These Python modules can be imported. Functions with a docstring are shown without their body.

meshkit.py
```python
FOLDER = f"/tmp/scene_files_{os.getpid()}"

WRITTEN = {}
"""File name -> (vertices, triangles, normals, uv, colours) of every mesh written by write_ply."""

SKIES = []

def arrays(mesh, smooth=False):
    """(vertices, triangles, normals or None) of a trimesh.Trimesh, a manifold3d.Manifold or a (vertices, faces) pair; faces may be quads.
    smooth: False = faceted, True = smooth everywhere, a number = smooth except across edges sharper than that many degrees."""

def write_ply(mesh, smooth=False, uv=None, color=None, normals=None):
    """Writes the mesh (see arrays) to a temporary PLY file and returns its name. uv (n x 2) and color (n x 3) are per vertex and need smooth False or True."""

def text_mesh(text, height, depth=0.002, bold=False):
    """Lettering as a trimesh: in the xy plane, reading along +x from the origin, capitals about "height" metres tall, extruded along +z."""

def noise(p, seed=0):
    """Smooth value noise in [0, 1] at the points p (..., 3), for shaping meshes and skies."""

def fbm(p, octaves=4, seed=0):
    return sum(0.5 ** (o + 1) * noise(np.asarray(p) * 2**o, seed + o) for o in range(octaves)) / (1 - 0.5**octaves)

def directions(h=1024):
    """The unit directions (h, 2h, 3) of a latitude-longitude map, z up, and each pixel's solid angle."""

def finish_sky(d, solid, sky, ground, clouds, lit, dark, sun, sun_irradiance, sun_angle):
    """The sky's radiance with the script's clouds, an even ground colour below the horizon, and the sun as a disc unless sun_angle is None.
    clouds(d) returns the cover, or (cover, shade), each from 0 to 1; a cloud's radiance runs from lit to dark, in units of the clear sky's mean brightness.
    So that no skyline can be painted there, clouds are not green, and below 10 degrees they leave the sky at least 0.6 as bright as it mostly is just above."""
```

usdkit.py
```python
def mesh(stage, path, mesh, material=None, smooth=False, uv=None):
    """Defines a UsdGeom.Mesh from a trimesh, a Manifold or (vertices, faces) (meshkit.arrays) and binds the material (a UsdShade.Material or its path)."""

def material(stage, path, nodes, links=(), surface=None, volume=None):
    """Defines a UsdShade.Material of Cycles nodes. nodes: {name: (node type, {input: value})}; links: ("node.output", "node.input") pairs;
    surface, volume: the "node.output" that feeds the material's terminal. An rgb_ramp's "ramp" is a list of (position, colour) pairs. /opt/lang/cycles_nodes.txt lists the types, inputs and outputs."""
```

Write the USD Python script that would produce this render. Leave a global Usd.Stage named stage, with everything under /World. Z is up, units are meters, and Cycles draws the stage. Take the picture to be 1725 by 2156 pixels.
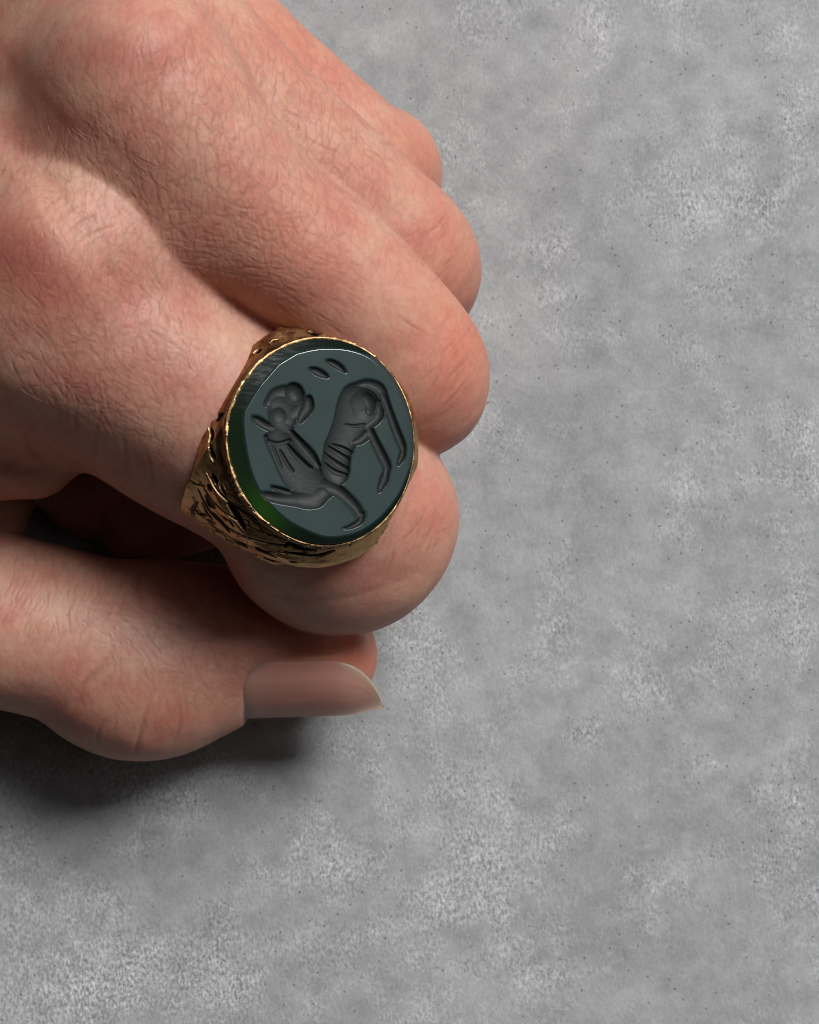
import math, random
import numpy as np
import trimesh
from scipy import ndimage
from pxr import Usd, UsdGeom, UsdLux, UsdShade, Gf, Sdf, Vt
import usdkit, meshkit

random.seed(7)
rng = np.random.default_rng(7)
stage = Usd.Stage.CreateInMemory()
UsdGeom.SetStageUpAxis(stage, "Z")
UsdGeom.SetStageMetersPerUnit(stage, 1.0)
world = UsdGeom.Xform.Define(stage, "/World")
stage.SetDefaultPrim(world.GetPrim())
UsdGeom.Scope.Define(stage, "/World/Looks")
MM = 0.001

# ---------------------------------------------------------------- camera, light, exposure
FLOOR = 14.0           # the surface lies this high, mm
CAM_H = 302.0          # lens height above the surface, mm
RING_Z = 52.0          # height at which the frame is 78 mm wide
FRAME = 78.0
cam = UsdGeom.Camera.Define(stage, "/World/camera")
cam.AddTranslateOp().Set(Gf.Vec3d(0, 0, CAM_H * MM))
FOCAL = 90.0
cam.CreateFocalLengthAttr(FOCAL)
cam.CreateHorizontalApertureAttr(FOCAL * FRAME / (CAM_H - RING_Z))
cam.CreateVerticalApertureAttr(FOCAL * FRAME / (CAM_H - RING_Z) * 1024 / 819)
cam.CreateClippingRangeAttr(Gf.Vec2f(0.01, 10.0))
cam.CreateFStopAttr(80.0)
cam.CreateFocusDistanceAttr((CAM_H - 48) * MM)
cam.CreateExposureAttr(0.0)


def rect_light(name, pos, target, w, h, intensity, color):
    """A soft lamp (softbox or added fill) that looks at target; pos, target, w, h in mm."""
    L = UsdLux.RectLight.Define(stage, "/World/" + name)
    m = Gf.Matrix4d().SetLookAt(Gf.Vec3d(*[p * MM for p in pos]), Gf.Vec3d(*[p * MM for p in target]), Gf.Vec3d(0, 1, 0.01)).GetInverse()
    L.AddTransformOp().Set(m)
    L.CreateWidthAttr(w * MM); L.CreateHeightAttr(h * MM)
    L.CreateIntensityAttr(intensity); L.CreateColorAttr(Gf.Vec3f(*color))
    return L


KEY_DIR = np.array([0.43, 0.54, 0.725]); KEY_DIR /= np.linalg.norm(KEY_DIR)
T0 = np.array([-10.0, 0.0, 30.0])
rect_light("key_softbox", T0 + KEY_DIR * 1200, T0, 520, 520, 25.5, (1.0, 0.99, 0.98))
FILL_DIR = np.array([0.55, 0.30, 0.75]); FILL_DIR /= np.linalg.norm(FILL_DIR)
rect_light("added_gem_fill", T0 + FILL_DIR * 900, T0, 760, 760, 0.42, (0.98, 0.99, 1.0))  # added soft lamp, mirrored in the gem and filling the shade

dome = UsdLux.DomeLight.Define(stage, "/World/room_light")
room = usdkit.material(stage, "/World/Looks/room", {"b": ("background_shader", {"color": (1.0, 0.985, 0.96), "strength": 0.015})}, surface="b.background")
UsdShade.MaterialBindingAPI.Apply(dome.GetPrim()).Bind(room)


# ---------------------------------------------------------------- helpers
def P(u, v, z):
    """World point (mm) at height z seen at photo position (u, v) on a 1725 x 2156 picture."""
    s = FRAME / 1725.0 * (CAM_H - z) / (CAM_H - RING_Z)
    return np.array([(u - 862.5) * s, (1078.0 - v) * s, z])


def project(p):
    s = FRAME / 1725.0 * (CAM_H - p[:, 2]) / (CAM_H - RING_Z)
    return np.stack([p[:, 0] / s + 862.5, 1078.0 - p[:, 1] / s], 1)


def spline(nodes, n=8):
    """Catmull-Rom through rows of numbers."""
    a = np.asarray(nodes, float)
    a = np.vstack([2 * a[0] - a[1], a, 2 * a[-1] - a[-2]])
    out = []
    for i in range(1, len(a) - 2):
        for t in np.linspace(0, 1, n, endpoint=False):
            p0, p1, p2, p3 = a[i - 1], a[i], a[i + 1], a[i + 2]
            out.append(0.5 * (2 * p1 + (p2 - p0) * t + (2 * p0 - 5 * p1 + 4 * p2 - p3) * t * t + (3 * p1 - p0 - 3 * p2 + p3) * t ** 3))
    out.append(a[-2])
    return np.array(out)


def smin(a, b, k):
    h = np.maximum(k - np.abs(a - b), 0) / k
    return np.minimum(a, b) - h * h * k * 0.25


def surface_nets(F, origin, h):
    """Quad surface of the zero level of the grid F."""
    s = F < 0
    cells = np.zeros([n - 1 for n in F.shape], np.int8)
    for dx in (0, 1):
        for dy in (0, 1):
            for dz in (0, 1):
                cells += s[dx:F.shape[0] - 1 + dx, dy:F.shape[1] - 1 + dy, dz:F.shape[2] - 1 + dz]
    act = (cells > 0) & (cells < 8)
    idx = np.full(act.shape, -1, np.int64)
    c = np.argwhere(act)
    idx[act] = np.arange(len(c))
    acc = np.zeros((len(c), 3)); cnt = np.zeros(len(c))
    corners = [(0, 0, 0), (1, 0, 0), (0, 1, 0), (1, 1, 0), (0, 0, 1), (1, 0, 1), (0, 1, 1), (1, 1, 1)]
    vals = {k: F[c[:, 0] + k[0], c[:, 1] + k[1], c[:, 2] + k[2]].astype(float) for k in corners}
    for a in corners:
        for ax in range(3):
            if a[ax] == 0:
                b = tuple(1 if i == ax else a[i] for i in range(3))
                va, vb = vals[a], vals[b]
                m = (va < 0) != (vb < 0)
                t = va[m] / (va[m] - vb[m])
                p = np.tile(np.array(a, float), (m.sum(), 1)); p[:, ax] += t
                acc[m] += p; cnt[m] += 1
    verts = (c + acc / cnt[:, None]) * h + origin
    quads = []
    for ax in range(3):
        o1, o2 = [(1, 2), (2, 0), (0, 1)][ax]
        A = s; B = np.roll(s, -1, ax)
        sl = [slice(1, -1)] * 3; sl[ax] = slice(0, -1)
        e = np.zeros_like(s); e[tuple(sl)] = (A != B)[tuple(sl)]
        q = np.argwhere(e)
        if not len(q):
            continue
        def cell(d1, d2):
            k = q.copy(); k[:, o1] -= d1; k[:, o2] -= d2
            return idx[k[:, 0], k[:, 1], k[:, 2]]
        quad = np.stack([cell(1, 1), cell(0, 1), cell(0, 0), cell(1, 0)], 1)
        inside = s[q[:, 0], q[:, 1], q[:, 2]]
        quad[~inside] = quad[~inside][:, ::-1]
        quads.append(quad)
    quads = np.vstack(quads)
    quads = quads[(quads >= 0).all(1)]
    return verts, np.vstack([quads[:, [0, 1, 2]], quads[:, [0, 2, 3]]])


class Grid:
    def __init__(self, lo, hi, h):
        self.lo, self.h = np.array(lo, float), h
        self.n = np.ceil((np.array(hi) - lo) / h).astype(int) + 1
        self.ax = [(self.lo[k] + h * np.arange(self.n[k])).astype(np.float32) for k in range(3)]

    def new(self):
        return np.full(self.n, 50.0, np.float32)

    def chain(self, pts, rad, margin=7.0):
        """Distance to a chain of tapered capsules."""
        F = self.new()
        for a, b, ra, rb in zip(pts[:-1], pts[1:], rad[:-1], rad[1:]):
            r = max(ra, rb) + margin
            i0 = np.maximum(((np.minimum(a, b) - r - self.lo) / self.h).astype(int), 0)
            i1 = np.minimum(((np.maximum(a, b) + r - self.lo) / self.h).astype(int) + 2, self.n)
            if (i1 <= i0).any():
                continue
            X, Y, Z = (self.ax[k][i0[k]:i1[k]] for k in range(3))
            d = (b - a).astype(np.float32); L = float(d @ d) + 1e-9
            px, py, pz = (X - a[0])[:, None, None], (Y - a[1])[None, :, None], (Z - a[2])[None, None, :]
            t = np.clip((px * d[0] + py * d[1] + pz * d[2]) / L, 0, 1)
            D = np.sqrt((px - t * d[0]) ** 2 + (py - t * d[1]) ** 2 + (pz - t * d[2]) ** 2) - (ra + (rb - ra) * t)
            sl = tuple(slice(i0[k], i1[k]) for k in range(3))
            F[sl] = np.minimum(F[sl], D)
        return F

    def finger(self, nodes, n=8):
        """nodes: (u, v, z, radius)."""
        w = [[*P(u, v, z), r] for u, v, z, r in nodes]
        s = spline(w, n)
        return self.chain(s[:, :3], s[:, 3])

    def sample(self, F, p, order=1):
        return ndimage.map_coordinates(F, ((p - self.lo) / self.h).T, order=order, mode="nearest")


def smoothstep(a, b, x):
    t = np.clip((x - a) / (b - a), 0, 1)
    return t * t * (3 - 2 * t)


def seg_dist(p, poly):
    """Distance of 2D points to a polyline, and the position along it (0..1 by vertex)."""
    poly = np.asarray(poly, float)
    best = np.full(len(p), 1e9); par = np.zeros(len(p))
    for i, (a, b) in enumerate(zip(poly[:-1, :2], poly[1:, :2])):
        d = b - a
        t = np.clip(((p - a) @ d) / (d @ d + 1e-12), 0, 1)
        D = np.hypot(*(p - a - t[:, None] * d).T)
        m = D < best
        best[m] = D[m]; par[m] = i + t[m]
    return best, par


def custom(prim, **kw):
    for k, v in kw.items():
        prim.SetCustomDataByKey(k, v)


def thing(name, **kw):
    x = UsdGeom.Xform.Define(stage, "/World/" + name)
    custom(x.GetPrim(), **kw)
    return x


def part(path, v, f, material, smooth=True, primvars=None, **kw):
    m = usdkit.mesh(stage, "/World/" + path, (np.asarray(v) * MM, f), material, smooth=smooth)
    for k, a in (primvars or {}).items():
        UsdGeom.PrimvarsAPI(m).CreatePrimvar(k, Sdf.ValueTypeNames.FloatArray, "vertex").Set(Vt.FloatArray.FromNumpy(np.asarray(a, np.float32)))
    custom(m.GetPrim(), **kw)
    return m


def normals_of(v, f):
    n = np.zeros_like(v)
    c = np.cross(v[f[:, 1]] - v[f[:, 0]], v[f[:, 2]] - v[f[:, 0]])
    for k in range(3):
        np.add.at(n, f[:, k], c)
    return n / (np.linalg.norm(n, axis=1, keepdims=True) + 1e-12)


def subdivide(v, f, pick):
    """Splits each picked triangle in four; neighbours are split to fit."""
    e = np.sort(np.vstack([f[:, [0, 1]], f[:, [1, 2]], f[:, [2, 0]]]), 1)
    key = e[:, 0] * len(v) + e[:, 1]
    uk, inv = np.unique(key, return_inverse=True)
    inv = inv.reshape(3, -1).T
    split = np.zeros(len(uk), bool); split[inv[pick].ravel()] = True
    number = np.full(len(uk), -1); number[split] = len(v) + np.arange(split.sum())
    ends = np.stack([uk // len(v), uk % len(v)], 1)[split]
    mid = (v[ends[:, 0]] + v[ends[:, 1]]) / 2
    m = number[inv]; n = (m >= 0).sum(1)
    out = [f[n == 0]]
    a, b, c = f[n == 3].T; ab, bc, ca = m[n == 3].T
    out += [np.stack(x, 1) for x in ((a, ab, ca), (ab, b, bc), (ca, bc, c), (ab, bc, ca))]
    for k in range(3):
        r = [(k + i) % 3 for i in range(3)]
        F, M = f[:, r], m[:, r]
        q = (n == 1) & (M[:, 0] >= 0)
        out += [np.stack([F[q, 0], M[q, 0], F[q, 2]], 1), np.stack([M[q, 0], F[q, 1], F[q, 2]], 1)]
        q = (n == 2) & (M[:, 2] < 0)
        out += [np.stack([M[q, 0], F[q, 1], M[q, 1]], 1), np.stack([F[q, 0], M[q, 0], M[q, 1]], 1), np.stack([F[q, 0], M[q, 1], F[q, 2]], 1)]
    return np.vstack([v, mid]), np.vstack(out)


# ---------------------------------------------------------------- materials
def look(name, nodes, links, surface):
    return usdkit.material(stage, "/World/Looks/" + name, nodes, links, surface=surface)


STONE_TOP = look("grey_stone", {
    "g": ("geometry", {}),
    "m_big": ("mapping", {"scale": (1, 1, 1)}),
    "n_big": ("noise_texture", {"scale": 70.0, "detail": 5.0, "roughness": 0.62}),
    "n_mid": ("noise_texture", {"scale": 330.0, "detail": 4.0, "roughness": 0.6}),
    "m_st": ("mapping", {"scale": (1.0, 0.6, 1.0), "rotation": (0, 0, -0.15)}),
    "n_fine": ("noise_texture", {"scale": 3200.0, "detail": 3.0, "roughness": 0.7}),
    "r_big": ("rgb_ramp", {"ramp": [(0.30, (0.242, 0.247, 0.251)), (0.5, (0.285, 0.289, 0.292)), (0.70, (0.332, 0.334, 0.336))]}),
    "n_patch": ("noise_texture", {"scale": 110.0, "detail": 6.0, "roughness": 0.7}),
    "dust": ("attribute", {"attribute": "dust"}),
    "pn": ("math", {"math_type": "multiply_add", "value2": 0.34}),
    "k_patch": ("map_range", {"from_min": 0.53, "from_max": 0.84, "to_min": 0.0, "to_max": 1.0, "clamp": True}),
    "k_mid": ("map_range", {"from_min": 0.3, "from_max": 0.7, "to_min": 0.86, "to_max": 1.14}),
    "k_fine": ("map_range", {"from_min": 0.3, "from_max": 0.7, "to_min": -0.52, "to_max": 0.52}),
    "mul": ("math", {"math_type": "multiply"}),
    "pa": ("math", {"math_type": "multiply_add", "value2": 0.85, "value3": 0.20}),
    "add1": ("math", {"math_type": "add", "value2": 1.0}),
    "gain": ("math", {"math_type": "multiply"}),
    "white": ("mix", {"mix_type": "mix", "color2": (0.47, 0.47, 0.48)}),
    "wf": ("math", {"math_type": "multiply"}),
    "wg": ("map_range", {"from_min": 0.36, "from_max": 0.66, "to_min": 0.15, "to_max": 0.80, "clamp": True}),
    "spk": ("voronoi_texture", {"scale": 760.0, "feature": "f1"}),
    "spk_k": ("map_range", {"from_min": 0.05, "from_max": 0.13, "to_min": 0.45, "to_max": 1.0, "clamp": True}),
    "vm": ("vector_math", {"math_type": "scale"}),
    "vm2": ("vector_math", {"math_type": "scale"}),
    "bmp": ("bump", {"strength": 0.4, "distance": 0.00025}),
    "bh": ("math", {"math_type": "add"}),
    "p": ("principled_bsdf", {"roughness": 0.85, "specular_ior_level": 0.25}),
}, [("g.position", "m_st.vector"), ("g.position", "n_big.vector"), ("g.position", "n_mid.vector"), ("m_st.vector", "n_fine.vector"), ("g.position", "n_patch.vector"),
    ("g.position", "spk.vector"), ("n_big.fac", "r_big.fac"), ("n_mid.fac", "k_mid.value"), ("n_fine.fac", "k_fine.value"), ("dust.fac", "pn.value1"), ("n_patch.fac", "pn.value3"), ("pn.value", "k_patch.value"),
    ("k_patch.result", "pa.value1"), ("pa.value", "mul.value1"), ("k_fine.result", "mul.value2"), ("mul.value", "add1.value1"),
    ("add1.value", "gain.value1"), ("k_mid.result", "gain.value2"), ("n_fine.fac", "wg.value"), ("wg.result", "wf.value2"), ("k_patch.result", "wf.value1"), ("wf.value", "white.fac"), ("r_big.color", "white.color1"),
    ("white.color", "vm.vector1"), ("gain.value", "vm.scale"), ("spk.distance", "spk_k.value"), ("vm.vector", "vm2.vector1"), ("spk_k.result", "vm2.scale"),
    ("vm2.vector", "p.base_color"), ("mul.value", "bh.value1"), ("n_mid.fac", "bh.value2"), ("bh.value", "bmp.height"), ("bmp.normal", "p.normal")], "p.BSDF")

SKIN = look("skin", {
    "g": ("geometry", {}),
    "red": ("attribute", {"attribute": "redness"}),
    "pur": ("attribute", {"attribute": "purple"}),
    "rel": ("attribute", {"attribute": "relief"}),
    "rot": ("mapping", {"rotation": (0, 0, 0.56)}),
    "wn": ("noise_texture", {"scale": 700.0, "detail": 2.0}),
    "ws": ("vector_math", {"math_type": "scale", "scale": 0.0006}),
    "wa": ("vector_math", {"math_type": "add"}),
    "st1": ("mapping", {"scale": (1.0, 0.6, 0.8)}),
    "vor1": ("voronoi_texture", {"scale": 1350.0, "feature": "distance_to_edge", "randomness": 0.95}),
    "st2": ("mapping", {"rotation": (0.0, 0.0, 0.7), "scale": (1.0, 0.4, 0.8)}),
    "vor2": ("voronoi_texture", {"scale": 980.0, "feature": "distance_to_edge"}),
    "k1": ("map_range", {"range_type": "smoothstep", "from_min": 0.0, "from_max": 0.40, "to_min": 0.0, "to_max": 1.0, "clamp": True}),
    "k2": ("map_range", {"range_type": "smoothstep", "from_min": 0.0, "from_max": 0.16, "to_min": 0.0, "to_max": 1.0, "clamp": True}),
    "sum": ("math", {"math_type": "add"}),
    "fine": ("noise_texture", {"scale": 2600.0, "detail": 3.0}),
    "pore": ("voronoi_texture", {"scale": 2100.0, "feature": "distance_to_edge"}),
    "pk": ("map_range", {"range_type": "smoothstep", "from_min": 0.0, "from_max": 0.35, "to_min": 0.0, "to_max": 0.42, "clamp": True}),
    "hsum": ("math", {"math_type": "add"}),
    "mot": ("noise_texture", {"scale": 1500.0, "detail": 4.0, "roughness": 0.7}),
    "mk": ("map_range", {"from_min": 0.3, "from_max": 0.7, "to_min": 0.92, "to_max": 1.08}),
    "lm2": ("math", {"math_type": "multiply"}),
    "rgn": ("map_range", {"from_min": 0.3, "from_max": 0.7, "to_min": 0.38, "to_max": 0.60}),
    "sum2": ("math", {"math_type": "multiply_add", "value2": 0.5}),
    "hrel": ("math", {"math_type": "multiply"}),
    "blot": ("noise_texture", {"scale": 210.0, "detail": 4.0, "roughness": 0.6}),
    "blot_k": ("map_range", {"from_min": 0.3, "from_max": 0.7, "to_min": 0.0, "to_max": 1.0, "clamp": True}),
    "c0": ("mix", {"mix_type": "mix", "color1": (0.475, 0.275, 0.195), "color2": (0.425, 0.172, 0.13)}),
    "c1": ("mix", {"mix_type": "mix", "color2": (0.46, 0.135, 0.085)}),
    "zone": ("attribute", {"attribute": "zone"}),
    "scf": ("attribute", {"attribute": "scuff_sheen"}),
    "sm": ("mapping", {"rotation": (0, 0, -0.45), "scale": (0.12, 1.0, 1.0)}),
    "sn": ("noise_texture", {"scale": 5200.0, "detail": 2.0}),
    "snk": ("map_range", {"from_min": 0.45, "from_max": 0.75, "to_min": 0.25, "to_max": 1.0, "clamp": True}),
    "sf": ("math", {"math_type": "multiply"}),
    "fin": ("mix", {"mix_type": "mix", "color2": (0.085, 0.095, 0.092)}),
    "edge": ("mix", {"mix_type": "mix"}),
    "c2": ("mix", {"mix_type": "mix", "color2": (0.235, 0.075, 0.058)}),
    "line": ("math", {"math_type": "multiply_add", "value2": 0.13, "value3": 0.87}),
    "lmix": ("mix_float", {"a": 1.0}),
    "c3": ("vector_math", {"math_type": "scale"}),
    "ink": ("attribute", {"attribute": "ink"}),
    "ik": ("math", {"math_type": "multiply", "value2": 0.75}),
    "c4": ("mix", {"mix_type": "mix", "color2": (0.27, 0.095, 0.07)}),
    "bmp": ("bump", {"strength": 0.32, "distance": 0.00005}),
    "p": ("principled_bsdf", {"roughness": 0.5, "specular_ior_level": 0.27, "subsurface_weight": 0.3, "subsurface_scale": 0.0016, "subsurface_radius": (1.0, 0.35, 0.2), "subsurface_method": "random_walk"}),
}, [("g.position", "wn.vector"), ("wn.color", "ws.vector1"), ("g.position", "wa.vector1"), ("ws.vector", "wa.vector2"), ("wa.vector", "rot.vector"), ("rot.vector", "st1.vector"), ("st1.vector", "vor1.vector"), ("wa.vector", "st2.vector"), ("st2.vector", "vor2.vector"),
    ("vor1.distance", "k1.value"), ("vor2.distance", "k2.value"), ("k1.result", "sum.value1"), ("k2.result", "sum.value2"),
    ("g.position", "fine.vector"), ("fine.fac", "sum2.value1"), ("sum.value", "sum2.value3"), ("sum2.value", "hrel.value1"), ("rel.fac", "hrel.value2"),
    ("wa.vector", "pore.vector"), ("pore.distance", "pk.value"), ("hrel.value", "hsum.value1"), ("pk.result", "hsum.value2"), ("hsum.value", "bmp.height"), ("g.position", "mot.vector"), ("mot.fac", "mk.value"), ("mk.result", "lm2.value1"), ("lmix.result", "lm2.value2"), ("mot.fac", "rgn.value"), ("rgn.result", "p.roughness"), ("bmp.normal", "p.normal"), ("g.position", "blot.vector"), ("blot.fac", "blot_k.value"), ("blot_k.result", "c0.fac"),
    ("c0.color", "c1.color1"), ("red.fac", "c1.fac"), ("c1.color", "c2.color1"), ("pur.fac", "c2.fac"),
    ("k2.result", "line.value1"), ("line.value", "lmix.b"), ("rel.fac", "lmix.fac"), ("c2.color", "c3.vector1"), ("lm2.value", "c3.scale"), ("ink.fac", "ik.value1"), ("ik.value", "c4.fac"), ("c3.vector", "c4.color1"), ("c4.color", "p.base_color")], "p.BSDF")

NAIL = look("nail", {
    "lun": ("attribute", {"attribute": "tip"}),
    "cm": ("rgb_ramp", {"ramp": [(0.0, (0.45, 0.22, 0.165)), (0.12, (0.46, 0.225, 0.17)), (0.26, (0.46, 0.185, 0.145)), (0.90, (0.46, 0.19, 0.145)), (0.96, (0.44, 0.25, 0.17)), (1.0, (0.40, 0.28, 0.185))]}),
    "p": ("principled_bsdf", {"roughness": 0.40, "specular_ior_level": 0.32, "subsurface_weight": 0.5, "subsurface_scale": 0.0012, "subsurface_radius": (1.0, 0.45, 0.3)}),
}, [("lun.fac", "cm.fac"), ("cm.color", "p.base_color")], "p.BSDF")

GOLD = look("engraved_gold", {
    "g": ("geometry", {}),
    "gr": ("attribute", {"attribute": "groove"}),
    "n": ("noise_texture", {"scale": 900.0, "detail": 4.0, "roughness": 0.65}),
    "tone": ("rgb_ramp", {"ramp": [(0.3, (0.32, 0.175, 0.078)), (0.5, (0.47, 0.285, 0.13)), (0.72, (0.60, 0.41, 0.22))]}),
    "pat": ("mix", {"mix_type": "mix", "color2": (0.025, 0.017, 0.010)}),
    "rk": ("map_range", {"from_min": 0.3, "from_max": 0.7, "to_min": 0.32, "to_max": 0.54}),
    "bmp": ("bump", {"strength": 0.35, "distance": 0.00012}),
    "nb": ("noise_texture", {"scale": 420.0, "detail": 5.0, "roughness": 0.7}),
    "nbk": ("map_range", {"from_min": 0.58, "from_max": 0.72, "to_min": 0.0, "to_max": 0.35, "clamp": True}),
    "mx": ("math", {"math_type": "maximum"}),
    "p": ("principled_bsdf", {"metallic": 1.0, "roughness": 0.3}),
}, [("g.position", "n.vector"), ("n.fac", "tone.fac"), ("tone.color", "pat.color1"), ("g.position", "nb.vector"), ("nb.fac", "nbk.value"), ("nbk.result", "mx.value1"), ("gr.fac", "mx.value2"), ("mx.value", "pat.fac"), ("pat.color", "p.base_color"),
    ("n.fac", "rk.value"), ("rk.result", "p.roughness"), ("n.fac", "bmp.height"), ("bmp.normal", "p.normal")], "p.BSDF")

GEM = look("dark_green_stone", {
    "g": ("geometry", {}),
    "cut": ("attribute", {"attribute": "cut"}),
    "rim": ("attribute", {"attribute": "thin"}),
    "n": ("noise_texture", {"scale": 260.0, "detail": 3.0}),
    "body": ("rgb_ramp", {"ramp": [(0.3, (0.010, 0.024, 0.023)), (0.7, (0.016, 0.033, 0.031))]}),
    "cc": ("mix", {"mix_type": "mix", "color2": (0.018, 0.021, 0.020)}),
    "zone": ("attribute", {"attribute": "zone"}),  # mask for the light glow painted into the green
    "scf": ("attribute", {"attribute": "scuff_sheen"}),
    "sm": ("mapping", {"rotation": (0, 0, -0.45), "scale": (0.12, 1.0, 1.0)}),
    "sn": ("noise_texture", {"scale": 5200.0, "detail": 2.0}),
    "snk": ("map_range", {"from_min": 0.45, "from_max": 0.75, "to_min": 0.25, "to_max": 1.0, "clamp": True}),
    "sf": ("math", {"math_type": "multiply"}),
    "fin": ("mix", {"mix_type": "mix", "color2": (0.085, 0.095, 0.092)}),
    "edge": ("mix", {"mix_type": "mix"}),
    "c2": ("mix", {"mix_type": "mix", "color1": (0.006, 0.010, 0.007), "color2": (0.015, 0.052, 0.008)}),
    "rk": ("map_range", {"from_min": 0.0, "from_max": 1.0, "to_min": 0.10, "to_max": 0.5}),
    "n2": ("noise_texture", {"scale": 2600.0, "detail": 2.0}),
    "cw": ("attribute", {"attribute": "cutwide"}),
    "sk": ("map_range", {"clamp": True, "from_min": 0.0, "from_max": 0.25, "to_min": 0.66, "to_max": 0.14}),
    "bh": ("math", {"math_type": "multiply"}),
    "bmp": ("bump", {"strength": 0.25, "distance": 0.0001}),
    "p": ("principled_bsdf", {"ior": 1.54, "specular_ior_level": 0.5}),
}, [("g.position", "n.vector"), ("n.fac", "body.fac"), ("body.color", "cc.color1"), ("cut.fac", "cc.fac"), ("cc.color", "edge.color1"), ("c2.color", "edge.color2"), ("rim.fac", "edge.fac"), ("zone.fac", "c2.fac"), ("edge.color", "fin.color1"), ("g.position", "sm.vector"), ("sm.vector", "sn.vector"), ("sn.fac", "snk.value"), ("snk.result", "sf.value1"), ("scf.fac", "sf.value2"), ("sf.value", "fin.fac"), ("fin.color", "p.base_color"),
    ("cut.fac", "rk.value"), ("rk.result", "p.roughness"), ("cw.fac", "sk.value"), ("sk.result", "p.specular_ior_level"), ("g.position", "n2.vector"), ("n2.fac", "bh.value1"), ("cut.fac", "bh.value2"), ("bh.value", "bmp.height"), ("bmp.normal", "p.normal")], "p.BSDF")

# ---------------------------------------------------------------- the surface
gx = np.linspace(-320, 320, 321)
X, Y = np.meshgrid(gx, gx, indexing="ij")
gv = np.stack([X.ravel(), Y.ravel(), FLOOR + 0.25 * (meshkit.fbm(np.stack([X.ravel() / 14, Y.ravel() / 14, 0 * X.ravel()], 1), 3) - 0.5)], 1)
dust = 0.12 + 0 * gv[:, 0]
guv = project(gv)
for u, v, ru, rv, k in ((1030, 1700, 90, 120, 0.7), (1000, 1840, 130, 110, 0.9), (820, 2000, 110, 90, 0.7), (300, 2060, 340, 110, 0.9), (100, 1960, 150, 90, 0.5), (1380, 1430, 140, 60, 0.5), (1500, 1600, 60, 50, 0.6), (1240, 1540, 60, 50, 0.6),
                        (1080, 930, 50, 50, 0.5), (770, 1570, 60, 60, 0.5), (830, 1330, 60, 60, 0.5), (1650, 1680, 120, 80, 0.5), (1640, 1330, 120, 200, 0.35), (1100, 720, 70, 50, 0.3), (700, 1800, 200, 120, 0.4), (1050, 1420, 120, 90, 0.25)):
    dust = np.maximum(dust, k * np.exp(-((guv[:, 0] - u) / ru) ** 2 - ((guv[:, 1] - v) / rv) ** 2))
i, j = np.meshgrid(np.arange(320), np.arange(320), indexing="ij")
q = np.stack([i * 321 + j, (i + 1) * 321 + j, (i + 1) * 321 + j + 1, i * 321 + j + 1], -1).reshape(-1, 4)
part("stone_surface", gv, np.vstack([q[:, [0, 1, 2]], q[:, [0, 2, 3]]]), STONE_TOP, primvars={"dust": dust}, kind="structure",
     label="mottled grey stone-like surface with fine pits under the hand", category="surface")

# ---------------------------------------------------------------- ring frame
RING_N = np.array([0.30, 0.09, 0.95]); RING_N /= np.linalg.norm(RING_N)
RING_A = np.array([0.86, -0.51, 0.0]); RING_A -= RING_N * (RING_A @ RING_N); RING_A /= np.linalg.norm(RING_A)
RING_T = np.cross(RING_N, RING_A)
RING_C = P(676.5, 930.0, 54.0)
RING_B = np.stack([RING_A, RING_T, RING_N], 1)      # local -> world
FINGER_DROP, FINGER_R = 12.6, 9.6


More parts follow.
